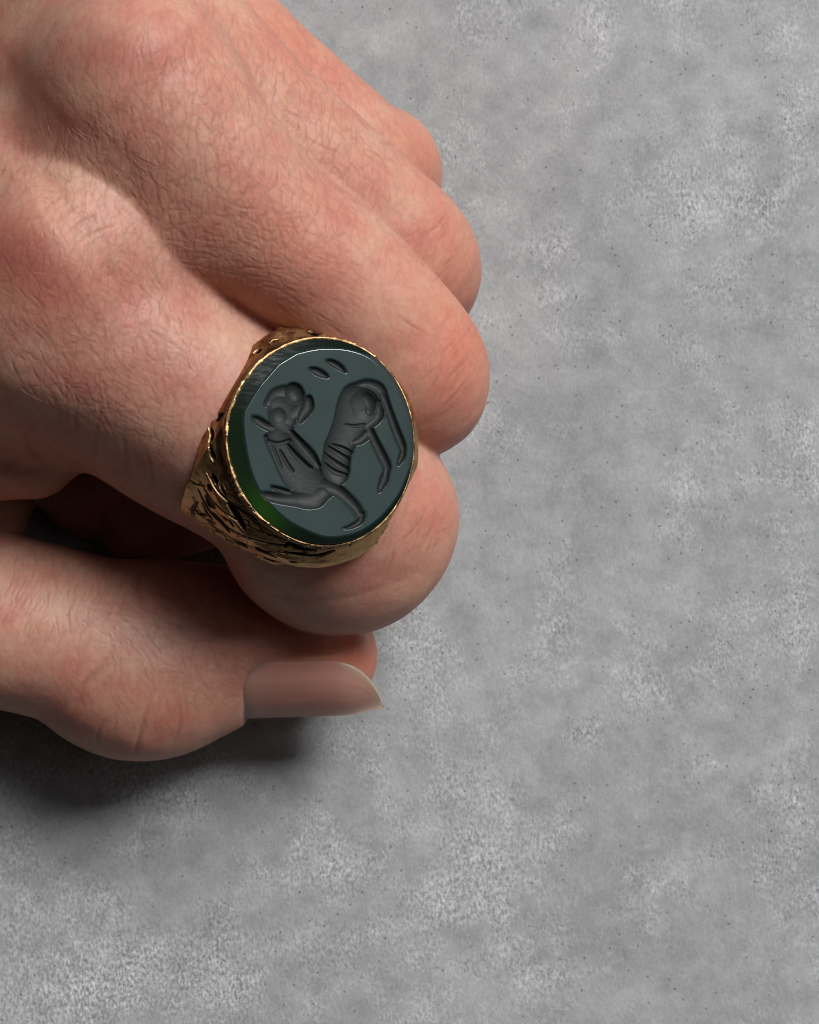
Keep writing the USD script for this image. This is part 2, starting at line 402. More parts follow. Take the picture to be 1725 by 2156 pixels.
def Z1(pts):
    """Positions read off the enlarged photograph (zoom of 480,920..1300,1740) -> picture units."""
    pts = np.asarray(pts, float)
    out = pts.copy()
    out[:, 0] = (480 + pts[:, 0] * 0.47536) / 1.39826
    out[:, 1] = (920 + pts[:, 1] * 0.47536) / 1.39826
    return out


def on_face(uv):
    """Picture units -> local x, y on the plane of the gem's face."""
    uv = np.asarray(uv, float)
    d = np.stack([(uv[:, 0] - 862.5) * FRAME / 1725, (1078 - uv[:, 1]) * FRAME / 1725, np.full(len(uv), -(CAM_H - RING_Z))], 1)
    o = np.array([0, 0, CAM_H])
    t = ((RING_C - o) @ RING_N) / (d @ RING_N)
    p = o + d * t[:, None] - RING_C
    return np.stack([p @ RING_A, p @ RING_T], 1)


PX = 0.01537   # mm per enlarged-photo pixel

# ---------------------------------------------------------------- hand
fz = FINGER_DROP
axis_at = lambda s: RING_C - RING_N * fz + RING_A * s
G = Grid((-98, -33, 5), (13, 72, 68), 0.5)


def W(p, r):
    """World point -> node (u, v, z, r)."""
    s = FRAME / 1725.0 * (CAM_H - p[2]) / (CAM_H - RING_Z)
    return (p[0] / s + 862.5, 1078 - p[1] / s, p[2], r)


index = G.finger([(95, 640, 48.0, 10.6), W(axis_at(-16), 10.1), W(axis_at(-8), 9.75), W(axis_at(0), 9.5), W(axis_at(5), 9.2), (783, 1076, 35.5, 8.3), (736, 1166, 34.5, 7.6), (672, 1172, 33.5, 6.9), (600, 1140, 31, 5.8)])
index = smin(index, G.chain(np.array([P(735, 1085, 36), P(715, 1125, 35.5), P(668, 1160, 33.5)]), [8.0, 7.6, 6.6]), 4.0)
index = smin(index, G.chain(np.array([P(622, 1110, 38.5), P(690, 1122, 38.0), P(765, 1122, 35.5)]), [7.2, 7.6, 7.8]), 4.5)
index = smin(index, G.chain(np.array([P(120, 545, 51.5), P(165, 520, 51)]), [8.6, 7.6]), 3.0)
middle = G.finger([(285, 205, 50, 9.6), (388, 312, 50, 8.9), (540, 460, 47.5, 7.9), (691, 581, 44.5, 7.6), (803, 695, 41.5, 7.7), (870, 792, 38, 7.7), (832, 850, 28, 6.8), (740, 920, 21, 6.5), (590, 970, 21, 6.2), (440, 1050, 19.5, 5.2), (300, 1100, 19, 4.9)])
index = smin(index, G.finger([(150, 782, 41, 8.6), (270, 835, 41, 8.6), (389, 902, 41, 8.6), (470, 935, 41, 8.8)]), 3.0)
middle = smin(middle, G.chain(np.array([P(285, 150, 53), P(320, 190, 52.5)]), [8.0, 7.6]), 3.0)
ringf = G.finger([(225, -20, 42, 9.2), (400, 130, 42, 8.2), (564, 280, 40.0, 7.4), (749, 440, 36, 7.2), (858, 545, 32, 7.3), (848, 615, 24, 6.8), (720, 720, 21, 6.4), (540, 800, 20.5, 6.0), (330, 985, 19.5, 5.2), (190, 1040, 19, 4.9)])
pinky = G.finger([(270, -120, 31, 8.0), (486, 96, 31, 6.6), (640, 228, 28.5, 6.2), (760, 328, 26, 6.2), (808, 352, 23, 6.2), (790, 415, 20, 5.8), (660, 520, 19.5, 5.4)])

NAIL_R = 7.0
nA0, nA1 = P(515, 1373, 25.5), P(806, 1364, 25.5)       # axis of the nail's curve
thumb = G.finger([(-420, 1180, 28, 12), (-120, 1276, 28, 9.5), (130, 1336, 27.5, 9.1), (285, 1405, 26, 9.75), (400, 1398, 25.5, 8.5), (485, 1386, 25.5, 6.55), (540, 1383, 25.5, 6.0), (690, 1389, 25.5, 5.1)])
pad = G.finger([(330, 1340, 25.5, 8.2), (470, 1332, 24.5, 7.2), (600, 1335, 23.5, 6.4), (664, 1345, 23.5, 5.6)])
thumb = smin(thumb, pad, 2.5)
palm = G.chain(np.array([P(40, 700, 44), P(-300, 800, 26), P(-700, 800, 34)]), [9.5, 14, 18])
palm = smin(palm, G.chain(np.array([P(270, 200, 48), P(-60, 120, 29), P(-700, 600, 34)]), [9.0, 11, 18]), 5)
palm = smin(palm, G.chain(np.array([P(215, -20, 40), P(-120, -120, 28), P(-700, 500, 33)]), [9.0, 11, 17]), 5)
palm = smin(palm, G.chain(np.array([P(240, -130, 30), P(-100, -200, 24), P(-700, 400, 32)]), [8.0, 9, 16]), 5)
palm = smin(palm, G.chain(np.array([P(-420, 1180, 27), P(-700, 800, 34)]), [13, 18]), 6)
palm = smin(palm, G.chain(np.array([P(-260, 930, 35), P(70, 968, 36)]), [7.0, 4.0]), 2.5)
palm = smin(palm, G.chain(np.array([P(-300, 700, 28), P(150, 600, 25), P(250, 300, 25)]), [13, 10, 10]), 5)
palm = smin(palm, G.chain(np.array([P(-300, 1060, 26), P(-60, 1075, 25)]), [9, 6]), 4)
hand = smin(index, middle, 0.7)
hand = smin(hand, ringf, 0.8)
hand = smin(hand, pinky, 0.8)
hand = smin(hand, palm, 5.0)
# web of skin between index and middle
hand = smin(hand, G.chain(np.array([P(-150, 430, 38), P(30, 400, 45.5), P(180, 420, 47.5), P(330, 490, 47.5), P(428, 566, 42)]), [8.0, 8.0, 7.5, 6.5, 4.5]), 5.0)
hand = smin(hand, thumb, 0.5)
# folds round the nail
gxs, gys, gzs = G.ax[0][:, None, None], G.ax[1][None, :, None], G.ax[2][None, None, :]
e1 = (nA1 - nA0) / np.linalg.norm(nA1 - nA0)
nail_dir = lambda a: np.array([0.0, -math.cos(a), math.sin(a)])
fold = np.array([nA0 + e1 * s + nail_dir(math.radians(a)) * r for s, a, r in ((-0.8, -40, 6.2), (-0.8, 0, 6.35), (-0.9, 35, 6.3), (-0.8, 62, 6.2), (-0.2, 80, 5.9))])
hump = np.array([nA0 + e1 * s + nail_dir(math.radians(a)) * r for s, a, r in ((-1.0, 98, 5.2), (3.0, 104, 5.3), (8.0, 106, 5.0), (11.0, 108, 4.2))])
fs = spline(fold, 6)
hand = smin(hand, G.chain(fs, np.full(len(fs), 0.75)), 1.2)
hand = smin(hand, G.chain(hump, np.array([1.9, 1.8, 1.7, 1.4])), 2.4)
nang = np.degrees(np.arctan2(gzs - nA0[2], -(gys - nA0[1])))
nrad = np.hypot(gys - nA0[1], gzs - nA0[2])
bed = np.maximum(np.maximum(NAIL_R - 0.02 - nrad, (nA0[0] + 0.05 + 1.0 * np.clip((nang - 20) / 60, -1, 1) ** 2) - gxs), np.maximum((nang - 67 - 15 * np.clip((gxs - nA0[0]) / 4.5, 0, 1) ** 0.6) * 0.12, (-45 - nang) * 0.12))
hand = (-smin(-hand, np.maximum(bed, nrad - NAIL_R - 2.5), 0.5)).astype(np.float32)

hv, hf = surface_nets(hand, G.lo, G.h)
hspl = ndimage.spline_filter(hand, order=3).astype(np.float32)


def pull(v, steps=2):
    for _ in range(steps):
        d = ndimage.map_coordinates(hspl, ((v - G.lo) / G.h).T, order=3, prefilter=False, mode="nearest")
        g = np.stack([ndimage.map_coordinates(hspl, ((v + np.eye(3)[k] * 0.25 - G.lo) / G.h).T, order=3, prefilter=False, mode="nearest") - d for k in range(3)], 1) / 0.25
        v = v - g * (d / (np.sum(g * g, 1) + 1e-6))[:, None].clip(-0.4, 0.4)
    return v


comp = trimesh.graph.connected_component_labels(trimesh.Trimesh(hv, hf, process=False).edges, node_count=len(hv))
big = np.bincount(comp).argmax()
keep = comp[hf[:, 0]] == big
hf = hf[keep]
used = np.unique(hf); remap = np.full(len(hv), -1); remap[used] = np.arange(len(used)); hv = hv[used]; hf = remap[hf]
hv = pull(hv, 1)
for lev in range(2):
    nrm = normals_of(hv, hf); uv = project(hv)
    seen = (nrm[:, 2] > -0.25) & (uv[:, 0] > -60) & (uv[:, 1] > -60)
    hv, hf = subdivide(hv, hf, seen[hf].all(1))
    hv = pull(hv, 1)
uv = project(hv); nrm = normals_of(hv, hf)


def blob(u, v, ru, rv, ang=0.0):
    c, s = math.cos(ang), math.sin(ang)
    dx, dy = uv[:, 0] - u, uv[:, 1] - v
    return np.exp(-((c * dx + s * dy) / ru) ** 2 - ((-s * dx + c * dy) / rv) ** 2)



SKIN_LINES = np.zeros(len(hv)); INK = np.zeros(len(hv))
order = np.argsort(uv[:, 0]); us = uv[order, 0]


def crease(poly, width, depth, side=0.35):
    """A furrow along a polyline in picture units; width in picture units, depth in mm; its lips stand a little proud."""
    poly = np.asarray(poly, float)
    if len(poly) > 2:
        poly = spline(poly, 5)
    w = width * 4
    a, b = np.searchsorted(us, [poly[:, 0].min() - w, poly[:, 0].max() + w])
    k = order[a:b]
    k = k[(uv[k, 1] > poly[:, 1].min() - w) & (uv[k, 1] < poly[:, 1].max() + w) & (nrm[k, 2] > 0.02)]
    if not len(k):
        return
    d, t = seg_dist(uv[k], poly)
    t = t / (len(poly) - 1)
    fade = smoothstep(0, 0.4, t) * (1 - smoothstep(0.6, 1.0, t))
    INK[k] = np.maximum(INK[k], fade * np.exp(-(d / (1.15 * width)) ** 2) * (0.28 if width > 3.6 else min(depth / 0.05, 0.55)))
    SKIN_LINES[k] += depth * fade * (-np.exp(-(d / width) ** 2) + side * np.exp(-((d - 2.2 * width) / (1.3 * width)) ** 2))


for poly, w, d in (
    ([(252, 1345), (220, 1402), (180, 1443), (157, 1481), (140, 1510)], 9, 0.34), ([(334, 1420), (308, 1495), (290, 1556), (274, 1612)], 6, 0.20),
    ([(374, 1465), (378, 1521), (355, 1582)], 5, 0.15), ([(226, 1505), (203, 1550), (214, 1572)], 5, 0.14),
    ([(293, 1195), (287, 1240), (302, 1290)], 9, 0.40), 
    ([(420, 1200), (424, 1250)], 7, 0.16), 
    ([(257, 900), (264, 980), (258, 1040)], 6, 0.17), ([(209, 860), (199, 940), (200, 1004)], 6, 0.14), ([(160, 840), (158, 910), (164, 980)], 6, 0.14), ([(300, 930), (318, 1000), (322, 1062)], 5, 0.08),
    ([(56, 880), (60, 941), (114, 986)], 7, 0.25), ([(128, 505), (172, 470), (238, 436)], 6, 0.13), ([(100, 486), (145, 443), (205, 416)], 6, 0.12), ([(150, 525), (196, 492), (258, 470)], 5, 0.09), ([(80, 460), (110, 425), (170, 398)], 5, 0.09),
    ([(825, 652), (864, 683), (915, 712)], 4, 0.07), ([(1004, 770), (954, 835), (920, 868)], 4, 0.09), ([(930, 770), (906, 835)], 5, 0.07), ([(1000, 735), (960, 780), (935, 800)], 4, 0.06),
    ([(906, 1050), (874, 1110), (836, 1146)], 4, 0.06), ([(925, 1080), (890, 1150)], 4, 0.06), ([(958, 430), (925, 470), (900, 500)], 4, 0.06), ([(930, 560), (960, 540)], 4, 0.06),
    ([(170, 190), (176, 150), (192, 100)], 6, 0.05), ([(270, 180), (276, 110)], 6, 0.05), ([(330, 180), (360, 120)], 5, 0.08), ([(300, 230), (340, 160)], 5, 0.08)):
    crease(poly, w * 0.8, d * 0.5)
# fine lines: (centre, half extent, main direction in degrees, spread, number, length, depth)
for (cu, cv, ru, rv, ang, spr, num, ln, dep) in (
    (330, 290, 170, 170, 82, 14, 110, 95, 0.055), (330, 300, 170, 170, 42, 12, 55, 80, 0.04), (500, 520, 150, 130, 88, 10, 90, 70, 0.05), (520, 520, 170, 130, 12, 12, 110, 75, 0.05),
    (640, 600, 130, 110, 30, 10, 60, 80, 0.05), (220, 720, 200, 180, 60, 16, 150, 90, 0.06), (300, 760, 180, 170, 25, 14, 80, 70, 0.045), (300, 820, 160, 150, 95, 14, 60, 60, 0.04),
    (600, 250, 150, 130, 85, 10, 70, 60, 0.05), (680, 330, 160, 130, 40, 10, 70, 80, 0.05), (420, 90, 110, 100, 85, 12, 40, 60, 0.045), (90, 420, 140, 160, 100, 20, 60, 90, 0.05),
    (150, 600, 160, 120, 50, 20, 60, 80, 0.05), (560, 150, 120, 120, 45, 10, 40, 60, 0.04), (800, 780, 150, 130, 70, 14, 40, 70, 0.03), (350, 1300, 170, 70, 28, 14, 90, 70, 0.055), (120, 1250, 140, 110, 110, 14, 90, 80, 0.055),
    (300, 1420, 160, 110, 75, 18, 90, 70, 0.05), (420, 1400, 110, 90, 20, 20, 60, 60, 0.045), (600, 1350, 140, 30, 5, 10, 30, 60, 0.03), (860, 1120, 80, 90, 115, 14, 40, 60, 0.04), (960, 760, 70, 110, 120, 16, 40, 70, 0.04), (930, 510, 70, 90, 125, 16, 30, 60, 0.04), (780, 1120, 110, 110, 60, 20, 40, 60, 0.02)):
    for _ in range(int(num * 1.7)):
        r, th = math.sqrt(rng.random()), rng.random() * 6.283
        c = np.array([cu + ru * r * math.cos(th), cv + rv * r * math.sin(th)])
        a = math.radians(ang + rng.normal() * spr)
        d = np.array([math.cos(a), math.sin(a)]) * ln * (0.5 + 0.6 * rng.random()) / 2
        bend = np.array([-d[1], d[0]]) * rng.normal() * 0.12
        crease([c - d, c + bend, c + d], 2.0 + 0.9 * rng.random(), 0.34 * dep * (0.5 + 0.8 * rng.random()), 0.15)
lump = 0.5 * (meshkit.fbm(hv / 8.0, 2, 4) - 0.5) + 0.16 * (meshkit.fbm(hv / 2.6, 2, 9) - 0.5)
hv = hv + nrm * lump[:, None] * (1 - np.clip(1.6 * blob(660, 1430, 190, 110), 0, 1))[:, None]
hv = hv + nrm * np.clip(SKIN_LINES, -0.5, 0.25)[:, None]
print("hand", len(hv), len(hf))
red = 0.35 * blob(330, 130, 110, 70) + 0.35 * blob(1000, 740, 70, 110) + 0.3 * blob(960, 520, 90, 120) + 0.3 * blob(890, 330, 60, 70) + 0.25 * blob(560, 480, 120, 90) + 0.45 * blob(40, 540, 110, 60, 0.6) + 0.25 * blob(120, 620, 120, 60, 0.5) + 0.55 * blob(770, 1390, 70, 60) + 0.4 * blob(560, 1370, 160, 40) + 0.3 * blob(930, 760, 120, 160) + 0.25 * blob(640, 560, 160, 90, 0.7) \
    + 0.3 * blob(900, 1090, 90, 110) + 0.3 * blob(300, 1520, 140, 70) + 0.3 * blob(620, 90, 200, 60, 0.7) + 0.3 * blob(170, 1500, 50, 60) + 0.25 * blob(470, 1520, 50, 60)
pur = 0.95 * blob(50, 550, 160, 80, 0.6) + 0.6 * blob(195, 110, 80, 60) + 0.35 * blob(330, 120, 90, 80) + 0.3 * blob(250, 760, 170, 110) + 0.35 * blob(500, 1370, 60, 40) + 0.2 * blob(150, 1520, 60, 50) + 0.2 * blob(420, 420, 150, 110)
rel = 0.25 + 0.75 * np.clip(blob(360, 340, 330, 300) + blob(200, 740, 260, 240) + blob(620, 330, 260, 200, 0.7) + 0.4 * blob(250, 1330, 260, 130), 0, 1)
red = np.clip(red, 0, 1); pur = np.clip(pur, 0, 1)

HAND_LABEL = "bare hand with curled fingers above the grey surface, wearing the gold ring"
hand_x = thing("hand", label=HAND_LABEL, category="hand")
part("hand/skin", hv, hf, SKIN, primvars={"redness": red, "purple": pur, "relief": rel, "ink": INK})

# fine pale hairs on the back of the hand and the first finger joints
hr = np.random.default_rng(5)
pts, cnt, wid = [], [], []
cand = np.flatnonzero((nrm[:, 2] > 0.7) & ((blob(150, 300, 230, 200) + blob(250, 720, 200, 110) + blob(520, 420, 190, 120, 0.7) + 0.6 * blob(130, 1290, 150, 80)) > hr.random(len(hv)) * 1.6 + 0.15))
for k in hr.choice(cand, 170, replace=False):
    d = np.array([0.80, -0.55, 0.0]) + hr.normal(0, 0.22, 3)
    d -= nrm[k] * (d @ nrm[k]); d /= np.linalg.norm(d)
    ln = 1.2 + 1.6 * hr.random()
    side = np.cross(nrm[k], d) * hr.normal(0, 0.25)
    for t in (0, 0.33, 0.66, 1.0):
        pts.append((hv[k] - nrm[k] * 0.05 + d * ln * t + nrm[k] * (0.45 * t - 0.42 * t * t + 0.10 * t) + side * t * t) * MM)
        wid.append(0.024 * (1 - 0.75 * t) * MM)
    cnt.append(4)
HAIR = look("pale_hair", {"p": ("principled_bsdf", {"base_color": (0.42, 0.28, 0.19), "roughness": 0.4})}, [], "p.BSDF")
bc = UsdGeom.BasisCurves.Define(stage, "/World/hand/fine_hair")
bc.CreateTypeAttr("linear"); bc.CreatePointsAttr(Vt.Vec3fArray.FromNumpy(np.array(pts, np.float32))); bc.CreateCurveVertexCountsAttr(Vt.IntArray(cnt)); bc.CreateWidthsAttr(Vt.FloatArray.FromNumpy(np.array(wid, np.float32))); bc.SetWidthsInterpolation("vertex")
UsdShade.MaterialBindingAPI.Apply(bc.GetPrim()).Bind(HAIR)
custom(bc.GetPrim(), kind="stuff")

# thumbnail
ns, na = 60, 40
S = np.linspace(-0.35, 1.0, ns); A = np.linspace(-30, 84, na)
top = []; tips = []
L = np.linalg.norm(nA1 - nA0)
for s in S:
    for t in np.linspace(0, 1, na):
        x = -0.5 + (L + 0.5) * (s + 0.35) / 1.35
        amax = 83 * (max(1 - (abs(x / L - 0.45) / 0.57) ** 4, 0.0)) ** 0.5 if x / L > 0.45 else 83
        a = -30 + (amax + 30) * t
        up = math.radians(a)
        x2 = x - 2.0 * max((8 - a) / 38, 0) ** 2 * smoothstep(0.7, 1.0, s)
        shrink = 1 - 0.085 * smoothstep(0.6, 1.0, s) - 0.05 * smoothstep(0.8, 1.0, t) * (1 - smoothstep(0.5, 0.9, s)) + 0.012 * math.sin(t * 61) * 0.15
        top.append(nA0 + e1 * x2 + nail_dir(up) * (NAIL_R * shrink))
        edge = min(L - x, (amax - a) * 0.13 + 8.0 * (1 - smoothstep(0.55, 0.75, x / L)))
        tips.append(1 - max(edge, 0) / L if x / L > 0.5 else x / L)
top = np.array(top); tips = np.array(tips)
inn = top.reshape(ns, na, 3).copy()
axisp = np.array([nA0 + e1 * ((p - nA0) @ e1) for p in top])
low = top + (axisp - top) / np.linalg.norm(axisp - top, axis=1, keepdims=True) * 0.22
i, j = np.meshgrid(np.arange(ns - 1), np.arange(na - 1), indexing="ij")
q = np.stack([i * na + j, (i + 1) * na + j, (i + 1) * na + j + 1, i * na + j + 1], -1).reshape(-1, 4)
nv = np.vstack([top, low]); nq = [q, (q + ns * na)[:, ::-1]]
ring_idx = np.concatenate([np.arange(na), na * np.arange(1, ns) + na - 1, (ns - 1) * na + np.arange(na - 2, -1, -1), na * np.arange(ns - 2, 0, -1)])
nx = np.roll(ring_idx, -1)
nq.append(np.stack([ring_idx, nx, nx + ns * na, ring_idx + ns * na], 1))
nq = np.vstack(nq); nf = np.vstack([nq[:, [0, 1, 2]], nq[:, [0, 2, 3]]])
if np.mean(np.sum(normals_of(nv, nf)[:ns * na] * (top - axisp), 1)) < 0:
    nf = nf[:, ::-1]
part("hand/thumbnail", nv, nf, NAIL, primvars={"tip": np.concatenate([tips, tips])})


# ---------------------------------------------------------------- ring: gem
def polar_outline(xy, n=720):
    th = np.arctan2(xy[:, 1], xy[:, 0]); r = np.hypot(*xy.T); o = np.argsort(th); th, r = th[o], r[o]
    g = np.linspace(-np.pi, np.pi, n, endpoint=False)
    c, A = 5, []
    M = np.stack([np.ones_like(th)] + [f(k * th) for k in range(1, c) for f in (np.cos, np.sin)], 1)
    w = np.linalg.lstsq(M, r, rcond=None)[0]
    return g, np.stack([np.ones_like(g)] + [f(k * g) for k in range(1, c) for f in (np.cos, np.sin)], 1) @ w


def on_plane(uv, dz):
    d = np.stack([(uv[:, 0] - 862.5) * FRAME / 1725, (1078 - uv[:, 1]) * FRAME / 1725, np.full(len(uv), -(CAM_H - RING_Z))], 1)
    o = np.array([0, 0, CAM_H])
    t = ((RING_C + RING_N * dz - o) @ RING_N) / (d @ RING_N)
    p = o + d * t[:, None] - RING_C
    return np.stack([p @ RING_A, p @ RING_T], 1)


outline = Z1([(1000, 168), (800, 208), (620, 290), (500, 440), (430, 600), (405, 760), (412, 900), (450, 1030), (540, 1180), (640, 1290), (760, 1370), (900, 1425), (1050, 1440), (1200, 1400), (1330, 1310), (1430, 1200), (1500, 1060), (1540, 900), (1545, 760), (1520, 630), (1470, 500), (1390, 370), (1290, 265), (1150, 190)])
OTH, OR = polar_outline(on_plane(outline, -0.9))
orad = lambda th: np.interp(th, np.append(OTH, np.pi), np.append(OR, OR[0]))
table = on_face(Z1([(508, 615), (600, 462), (718, 325), (830, 258), (930, 234), (1040, 226), (1160, 238), (1280, 285), (1390, 400), (1470, 545), (1520, 700), (1532, 850), (1505, 1000), (1445, 1135), (1345, 1262), (1220, 1350), (1080, 1385), (960, 1372), (800, 1295), (690, 1205), (600, 1090), (548, 960), (518, 820), (504, 690)]))
tb = table[[0, 1, 2, 3]]
tbl = np.vstack([table[:4], spline(np.vstack([table[3:], table[:1]]), 4)[1:-1]])


def poly_signed(p, poly):
    d = seg_dist(p, np.vstack([poly, poly[:1]]))[0]
    x, y = p.T; inside = np.zeros(len(p), bool)
    for a, b in zip(poly, np.roll(poly, -1, 0)):
        c = (a[1] > y) != (b[1] > y)
        inside ^= c & (x < (b[0] - a[0]) * (y - a[1]) / (b[1] - a[1] + 1e-12) + a[0])
    return np.where(inside, -d, d)


nr, nt = 230, 900
rho = np.linspace(0, 1, nr) ** 0.85
th = np.linspace(-np.pi, np.pi, nt, endpoint=False)
RR, TT = np.meshgrid(rho[1:], th, indexing="ij")
rad = RR * orad(TT)
gp = np.stack([rad * np.cos(TT), rad * np.sin(TT)], -1).reshape(-1, 2)
gp = np.vstack([[[0, 0]], gp])
sd = poly_signed(gp, tbl)
gz = -0.62 * np.maximum(sd, 0) - 0.10 * np.clip(sd, 0, 0.10)
gz = np.maximum(gz, -1.15)

# the engraving: round-bottomed cuts, each a polyline with a half width (enlarged-photo pixels) and a depth in mm
CUT = np.zeros(len(gp))


def cut(pts, depth, power=0.5, add=False):
    pts = np.asarray(pts, float)
    xy = on_face(Z1(pts[:, :2])); r = pts[:, 2] * PX
    n = 6 if len(pts) > 2 else 8
    sp = spline(np.column_stack([xy, r]), n)
    k = np.flatnonzero((gp[:, 0] > sp[:, 0].min() - 2) & (gp[:, 0] < sp[:, 0].max() + 2) & (gp[:, 1] > sp[:, 1].min() - 2) & (gp[:, 1] < sp[:, 1].max() + 2))
    best = np.full(len(k), -9.0)
    for a, b in zip(sp[:-1], sp[1:]):
        d = b[:2] - a[:2]
        t = np.clip(((gp[k] - a[:2]) @ d) / (d @ d + 1e-9), 0, 1)
        R = a[2] + (b[2] - a[2]) * t
        D = np.hypot(*(gp[k] - a[:2] - t[:, None] * d).T)
        best = np.maximum(best, np.clip(1 - (D / R) ** 2, 0, 1) ** power * np.minimum(R / (r.max() + 1e-9) + 0.25, 1))
    best = np.maximum(best, 0) * depth
    if add:
        CUT[k] += best * (CUT[k] > 0.04)
    else:
        CUT[k] = np.maximum(CUT[k], best)


# two oval cuts above the figure
cut([(914, 346, 8), (940, 358, 20), (968, 371, 24), (1000, 387, 18), (1022, 400, 6)], 0.42)
cut([(1018, 298, 7), (1045, 308, 19), (1075, 325, 22), (1105, 345, 18), (1132, 370, 5)], 0.42)
# head
cut([(700, 540, 50), (740, 590, 85), (760, 650, 70)], 0.42)
cut([(700, 560, 56), (735, 680, 72), (730, 780, 70)], 0.42)
cut([(900, 560, 26), (840, 600, 44), (790, 640, 40)], 0.36)
cut([(812, 494, 60), (822, 510, 58)], 0.75)
cut([(655, 560, 28), (700, 510, 40), (750, 490, 40)], 0.35)
cut([(905, 535, 24), (898, 580, 38), (870, 625, 34), (850, 670, 16)], 0.55)
cut([(553, 646, 7), (590, 668, 24), (640, 700, 26), (700, 716, 24), (760, 716, 16), (800, 700, 8)], 0.42)
cut([(722, 634, 66), (726, 640, 66)], 0.62)
# neck and chest
cut([(720, 760, 70), (760, 850, 92), (830, 960, 112), (910, 1060, 114), (930, 1120, 94)], 0.58, 0.42)
cut([(640, 770, 14), (690, 880, 18), (750, 1010, 20), (800, 1090, 16)], 0.40)
cut([(660, 795, 12), (720, 810, 14), (790, 790, 12)], 0.22, 0.5, True)
cut([(790, 730, 14), (860, 820, 30), (920, 890, 32), (965, 950, 18)], 0.55)
cut([(780, 815, 9), (840, 890, 17), (900, 945, 15), (930, 960, 7)], 0.34, 0.5, True)
cut([(735, 850, 7), (770, 920, 13), (815, 980, 8)], 0.22, 0.5, True)
cut([(690, 820, 6), (720, 900, 10), (745, 960, 6)], 0.16, 0.5, True)
# fore legs
cut([(600, 1124, 7), (640, 1135, 26), (720, 1150, 34), (830, 1150, 52), (920, 1140, 76), (1000, 1100, 60)], 0.60, 0.6)
cut([(678, 1082, 10), (730, 1098, 16), (800, 1118, 14)], 0.42)
cut([(990, 1070, 60), (1060, 1090, 44), (1130, 1140, 36), (1190, 1200, 32), (1222, 1250, 26)], 0.55, 0.6)
cut([(1238, 1245, 14), (1228, 1285, 18), (1195, 1312, 16), (1150, 1332, 10), (1122, 1336, 5)], 0.40)
# hind body
cut([(1200, 540, 104), (1190, 600, 118), (1150, 700, 100), (1110, 790, 92), (1078, 880, 88), (1072, 960, 88), (1085, 1010, 60)], 0.62, 0.42)
cut([(1230, 560, 112), (1240, 600, 108)], 0.80, 0.6)
cut([(1190, 455, 20), (1270, 440, 26), (1340, 470, 34), (1375, 530, 24)], 0.40)
cut([(1270, 520, 30), (1300, 570, 36), (1290, 610, 24)], 0.22, 0.6, True)
cut([(1345, 560, 22), (1335, 630, 36), (1285, 680, 36), (1230, 710, 20)], 0.55)
cut([(1250, 690, 12), (1200, 700, 10), (1140, 690, 6)], 0.16, 0.5, True)
cut([(1135, 800, 12), (1200, 796, 28), (1250, 765, 32), (1285, 730, 20)], 0.52)
for p in ([(1005, 868, 8), (1080, 930, 19), (1155, 975, 15)], [(1035, 828, 8), (1110, 880, 17), (1180, 925, 13)], [(1060, 812, 6), (1130, 840, 14), (1190, 880, 10)], [(1010, 930, 7), (1070, 980, 16), (1140, 1005, 12)]):
    cut(p, 0.26, 0.5, True)
# hind legs
cut([(1365, 510, 26), (1405, 620, 24), (1445, 730, 25), (1478, 810, 24), (1492, 845, 16)], 0.46)
cut([(1498, 830, 10), (1482, 890, 20), (1460, 940, 8)], 0.42)
cut([(1270, 700, 24), (1310, 790, 27), (1355, 880, 29), (1388, 950, 27), (1385, 985, 20)], 0.50)
cut([(1392, 970, 14), (1372, 1030, 27), (1350, 1085, 16), (1342, 1110, 6)], 0.42)
CUT[1:] = ndimage.gaussian_filter(CUT[1:].reshape(nr - 1, nt), (1.1, 1.4), mode=("nearest", "wrap")).ravel()
CUT *= smoothstep(0.25, -0.05, sd)
CUT *= 0.85
gz = gz - CUT
wall = np.column_stack([orad(th) * np.cos(th), orad(th) * np.sin(th)])
gv = np.vstack([np.column_stack([gp, gz]), np.column_stack([wall, np.full(nt, -2.6)]), [[0, 0, -2.6]]])
gf = []
j = np.arange(nt); j2 = (j + 1) % nt
gf.append(np.stack([np.zeros(nt, int), 1 + j, 1 + j2], 1))
for i in range(nr - 2):
    a, b = 1 + i * nt, 1 + (i + 1) * nt
    gf += [np.stack([a + j, b + j, b + j2], 1), np.stack([a + j, b + j2, a + j2], 1)]
a, b = 1 + (nr - 2) * nt, 1 + (nr - 1) * nt
gf += [np.stack([a + j, b + j, b + j2], 1), np.stack([a + j, b + j2, a + j2], 1), np.stack([b + j, np.full(nt, b + nt), b + j2], 1)]
gf = np.vstack(gf)
cutm = ndimage.gaussian_filter((CUT[1:] > 0.004).reshape(nr - 1, nt).astype(float), (2.0, 2.4), mode=("nearest", "wrap")).ravel()
cutv = np.concatenate([[0.0], smoothstep(0.004, 0.035, CUT[1:]), np.zeros(nt + 1)])
cutw = np.concatenate([[0.0], smoothstep(0.05, 0.5, cutm), np.zeros(nt + 1)])
thin = np.concatenate([smoothstep(0.05, 0.25, sd), np.ones(nt + 1)])
guv = project(np.column_stack([np.vstack([gp, wall, [[0, 0]]]), np.concatenate([gz, np.full(nt + 1, -2.6)])]) @ RING_B.T + RING_C)
painted_glow = np.exp(-((guv[:, 0] - 556) / 52) ** 2 - ((guv[:, 1] - 1075) / 62) ** 2) + 0.16 * np.exp(-((guv[:, 0] - 495) / 30) ** 2 - ((guv[:, 1] - 960) / 110) ** 2)  # glow of light through the stone, painted as green at lower left
scuff_sheen = np.exp(-((guv[:, 0] - 570) / 75) ** 2 - ((guv[:, 1] - 775) / 75) ** 2) * thin  # scratches, with the facet's grey reflection painted into the colour
ring_x = thing("signet_ring", label="engraved gold signet ring with a dark green oval carved stone, worn on the index finger", category="ring")
